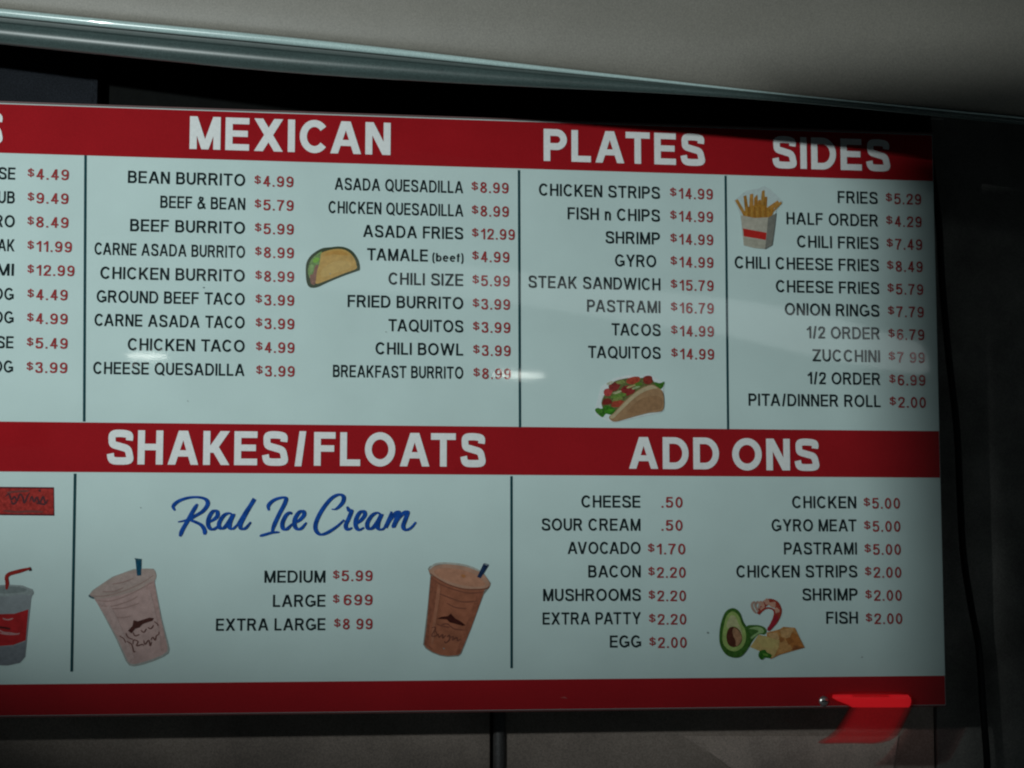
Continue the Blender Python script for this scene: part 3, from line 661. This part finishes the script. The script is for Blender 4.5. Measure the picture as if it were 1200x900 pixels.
# specks of dirt and small scratches on the face
for (x, y, r_) in ((238.5, 337, 1.2), (829, 741.5, 1.3), (387, 321, .8), (452, 389, .8), (165, 595, .7), (690, 610, .9), (520, 760, .9), (1010, 770, 1.0), (330, 620, .8), (220, 470, .7)):
    P = [at(x + r_*math.cos(a*1.05)*random.uniform(.7, 1.3), y + r_*.8*math.sin(a*1.05)*random.uniform(.7, 1.3)) for a in range(6)]
    plate('dirt_speck', [(p.x, p.z) for p in P], -.0017, ink((.22, .27, .27), .2), board)
plate('scratch', [(p.x, p.z) for p in (at(656, 817.4), at(662, 816.4), at(665, 818.6), at(661, 818))], -.0017, ink((.42, .10, .10), .2), board)

# ------------------------------------------------------------------ red light's reflection at the lower right corner, built as a glowing sheet
def reflection_sheet():
    root = empty('red_reflection', (at(1010, 868).x, -.03, at(1010, 868).z), label='red light reflection at the lower right corner of the board, added as a glowing translucent sheet', cat='light reflection')
    m = bpy.data.materials.new('red_reflection_glow'); m.use_nodes = True; nt = m.node_tree; b = nt.nodes['Principled BSDF']
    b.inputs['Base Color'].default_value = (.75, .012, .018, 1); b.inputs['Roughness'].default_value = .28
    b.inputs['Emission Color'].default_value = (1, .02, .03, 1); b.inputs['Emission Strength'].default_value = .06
    m2 = emitter('red_glow_edge', (1, .02, .03), .28); m2.node_tree.nodes['Principled BSDF'].inputs['Base Color'].default_value = (.6, .01, .015, 1); m2.node_tree.nodes['Principled BSDF'].inputs['Roughness'].default_value = .25
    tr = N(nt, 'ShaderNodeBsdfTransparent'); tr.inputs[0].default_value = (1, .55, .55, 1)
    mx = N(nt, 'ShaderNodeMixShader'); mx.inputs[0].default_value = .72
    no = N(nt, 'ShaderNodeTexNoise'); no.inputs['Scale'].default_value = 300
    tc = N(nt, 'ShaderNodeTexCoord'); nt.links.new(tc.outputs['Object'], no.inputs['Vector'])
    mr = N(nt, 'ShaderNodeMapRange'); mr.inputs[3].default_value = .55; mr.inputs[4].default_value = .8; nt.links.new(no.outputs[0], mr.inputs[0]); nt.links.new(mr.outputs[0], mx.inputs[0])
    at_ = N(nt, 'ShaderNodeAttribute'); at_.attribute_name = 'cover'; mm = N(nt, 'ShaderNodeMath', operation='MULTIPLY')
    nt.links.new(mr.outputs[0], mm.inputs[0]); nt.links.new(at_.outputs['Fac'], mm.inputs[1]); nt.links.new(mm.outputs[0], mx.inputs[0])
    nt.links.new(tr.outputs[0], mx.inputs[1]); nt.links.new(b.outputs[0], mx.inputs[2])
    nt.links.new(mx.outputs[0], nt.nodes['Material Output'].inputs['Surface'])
    # rows down the glowing sheet: (left px, right px, row px, distance in front of the board)
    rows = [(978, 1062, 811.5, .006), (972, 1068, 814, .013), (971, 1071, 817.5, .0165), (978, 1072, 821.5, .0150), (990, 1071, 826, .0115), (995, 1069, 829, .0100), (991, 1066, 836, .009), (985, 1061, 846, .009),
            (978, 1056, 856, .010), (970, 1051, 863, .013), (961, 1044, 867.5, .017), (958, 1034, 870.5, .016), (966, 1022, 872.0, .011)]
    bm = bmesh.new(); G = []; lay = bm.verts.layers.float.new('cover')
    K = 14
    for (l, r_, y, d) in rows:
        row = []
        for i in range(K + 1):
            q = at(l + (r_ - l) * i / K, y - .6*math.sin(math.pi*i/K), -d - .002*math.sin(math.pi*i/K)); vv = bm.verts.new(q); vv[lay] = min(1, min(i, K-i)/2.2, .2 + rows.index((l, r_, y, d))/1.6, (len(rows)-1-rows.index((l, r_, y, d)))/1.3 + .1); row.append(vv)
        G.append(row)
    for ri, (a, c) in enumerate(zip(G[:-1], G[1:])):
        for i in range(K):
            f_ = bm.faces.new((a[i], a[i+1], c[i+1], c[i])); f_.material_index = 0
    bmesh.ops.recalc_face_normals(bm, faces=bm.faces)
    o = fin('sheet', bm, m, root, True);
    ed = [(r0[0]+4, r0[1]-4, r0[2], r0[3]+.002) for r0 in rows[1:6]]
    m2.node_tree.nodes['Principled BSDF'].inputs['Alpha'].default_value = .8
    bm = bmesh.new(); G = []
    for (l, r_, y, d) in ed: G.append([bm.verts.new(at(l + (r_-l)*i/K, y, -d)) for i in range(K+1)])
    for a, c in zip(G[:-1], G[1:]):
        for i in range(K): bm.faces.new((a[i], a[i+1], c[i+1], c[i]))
    bmesh.ops.recalc_face_normals(bm, faces=bm.faces); fin('bright_glow_edge', bm, m2, root, True)
reflection_sheet()

# ------------------------------------------------------------------ black cable hanging down beside the board
def tube(name, pts, r, mat, parent=None, seg=10):
    P = [Vector(p) for p in catmull(pts, 8)]
    bm = bmesh.new(); rings = []
    for i, p in enumerate(P):
        d = (P[min(i+1, len(P)-1)] - P[max(i-1, 0)]).normalized()
        u = d.cross(Vector((0, 1, 0))).normalized(); v = d.cross(u)
        rings.append([bm.verts.new(p + r*(math.cos(2*math.pi*k/seg)*u + math.sin(2*math.pi*k/seg)*v)) for k in range(seg)])
    for a, b in zip(rings[:-1], rings[1:]):
        for k in range(seg): bm.faces.new((a[k], a[(k+1) % seg], b[(k+1) % seg], b[k]))
    bm.faces.new(rings[0][::-1]); bm.faces.new(rings[-1])
    bmesh.ops.recalc_face_normals(bm, faces=bm.faces)
    return fin(name, bm, mat, parent, True)
cab = material('cable_rubber', (.006, .007, .008), rough=.7, mott=.1, spec=.15)
c = tube('cable', [tuple(at(x, y, .12)) for x, y in ((1085, 90), (1090, 180), (1100, 260), (1104, 330), (1112, 420), (1121, 500), (1125, 580), (1129, 650), (1138, 710), (1147, 760), (1152, 830), (1157, 900), (1160, 1000), (1162, 1100))], .0062, cab)
tag(c, 'thin black cable hanging down the dark wall beside the right edge of the board', 'cable')
# small metal pegs at the top right corner of the board recess
for (x, y, w_, lab) in ((1098, 139.5, 9, 'short dull metal wire end sticking out above the top right corner of the board'),):
    p = at(x, y, .02); bm = bmesh.new(); box(bm, p.x - .012, p.x + .012, .018, .021, p.z - .001, p.z + .001, .0004)
    tag(fin('wire_end', bm, material('dull_wire', (.35, .35, .32), rough=.4)), lab, 'wire')

# ------------------------------------------------------------------ lamps, and an added glowing strip, behind the viewer that the glossy board mirrors
def slab(name, pts, L, th, mat, parent):
    bm = bmesh.new(); P = [mirrored(x, y, L) for x, y in pts]
    a = [bm.verts.new(p) for p in P]; b = [bm.verts.new(p + Vector((0, -th, 0))) for p in P]
    bm.faces.new(a); bm.faces.new(b[::-1])
    for i in range(len(a)): bm.faces.new((a[i], b[i], b[(i+1) % len(a)], a[(i+1) % len(a)]))
    bmesh.ops.recalc_face_normals(bm, faces=bm.faces)
    return fin(name, bm, mat, parent)
eml = emitter('lamp_glow', (.96, 1.0, .92), 13)
for (cx, cy, rx, ry, rot, lab) in ((172, 416.5, 24, 3.0, .01, 'small round ceiling lamp behind the viewer, mirrored beside the words CHICKEN TACO'),
                                   (608, 438.8, 30, 3.0, .04, 'wide round ceiling lamp behind the viewer, mirrored right of the last Mexican price')):
    c0 = mirrored(cx, cy, 3.0)
    root = empty('ceiling_lamp', c0, label=lab, cat='lamp')
    pts = [(cx + rx*math.cos(a)*math.cos(rot) - ry*math.sin(a)*math.sin(rot), cy + rx*math.cos(a)*math.sin(rot) + (ry*1.25 if math.sin(a) > 0 else ry*.75)*math.sin(a)) for a in [2*math.pi*i/28 for i in range(28)]]
    slab('diffuser', pts, 3.0, .01, eml, root)
    slab('housing', pts, 3.012, .03, material('lamp_housing', (.6, .6, .6)), root)
up = [(150,296),(240,292),(330,293),(440,303),(520,309),(600,317),(700,333),(775,341),(850,350),(933,362),(1000,378),(1050,394),(1078,402),(1085,415),(1089,434)]
lo = [(1080,438),(1060,436),(1000,426),(930,411),(850,392),(775,382),(700,370),(600,355),(500,345),(400,339),(330,335),(240,330),(150,320)]
c0 = mirrored(600, 340, 2.6)
root = empty('glare_strip', c0, label='unseen curved glowing strip added behind the viewer, shaped to mirror as a pale band across the board', cat='lamp')
em = emitter('strip_glow', (.90, 1.0, 1.0), 2.0)
nt = em.node_tree; b = nt.nodes['Principled BSDF']
g = N(nt, 'ShaderNodeNewGeometry'); sx = N(nt, 'ShaderNodeSeparateXYZ'); mr = N(nt, 'ShaderNodeMapRange')
nt.links.new(g.outputs['Position'], sx.inputs[0]); nt.links.new(sx.outputs[0], mr.inputs[0])
mr.inputs[1].default_value = mirrored(170, 300, 2.6).x; mr.inputs[2].default_value = mirrored(900, 300, 2.6).x
mr.inputs[3].default_value = .15; mr.inputs[4].default_value = 1.3
nt.links.new(mr.outputs[0], b.inputs['Emission Strength'])
slab('diffuser', up + lo, 2.6, .015, em, root)  # glowing face of the added strip, not a real lamp part
# unseen blocker, outline shaped to keep the key lamp off the board's right edge
root = empty('spot_lamp', KEY, label='spot lamp behind the viewer lighting the board, with an added black blocker shaping its beam', cat='lamp')
k = .33
sh = [(985, 165), (1015, 182), (1032, 220), (1038, 330), (1046, 450), (1064, 600), (1082, 760), (1098, 1000), (1420, 1000), (1420, 150), (1120, 152)]
bm = bmesh.new()
P = [KEY + (at(x, y) - KEY)*k for x, y in sh]; dd = (at(900, 300) - KEY).normalized()*-.004
a = [bm.verts.new(p) for p in P]; b = [bm.verts.new(p + dd) for p in P]
bm.faces.new(a); bm.faces.new(b[::-1])
for i in range(len(a)): bm.faces.new((a[i], b[i], b[(i+1) % len(a)], a[(i+1) % len(a)]))
bmesh.ops.recalc_face_normals(bm, faces=bm.faces)
fin('beam_blocker', bm, bk, root)
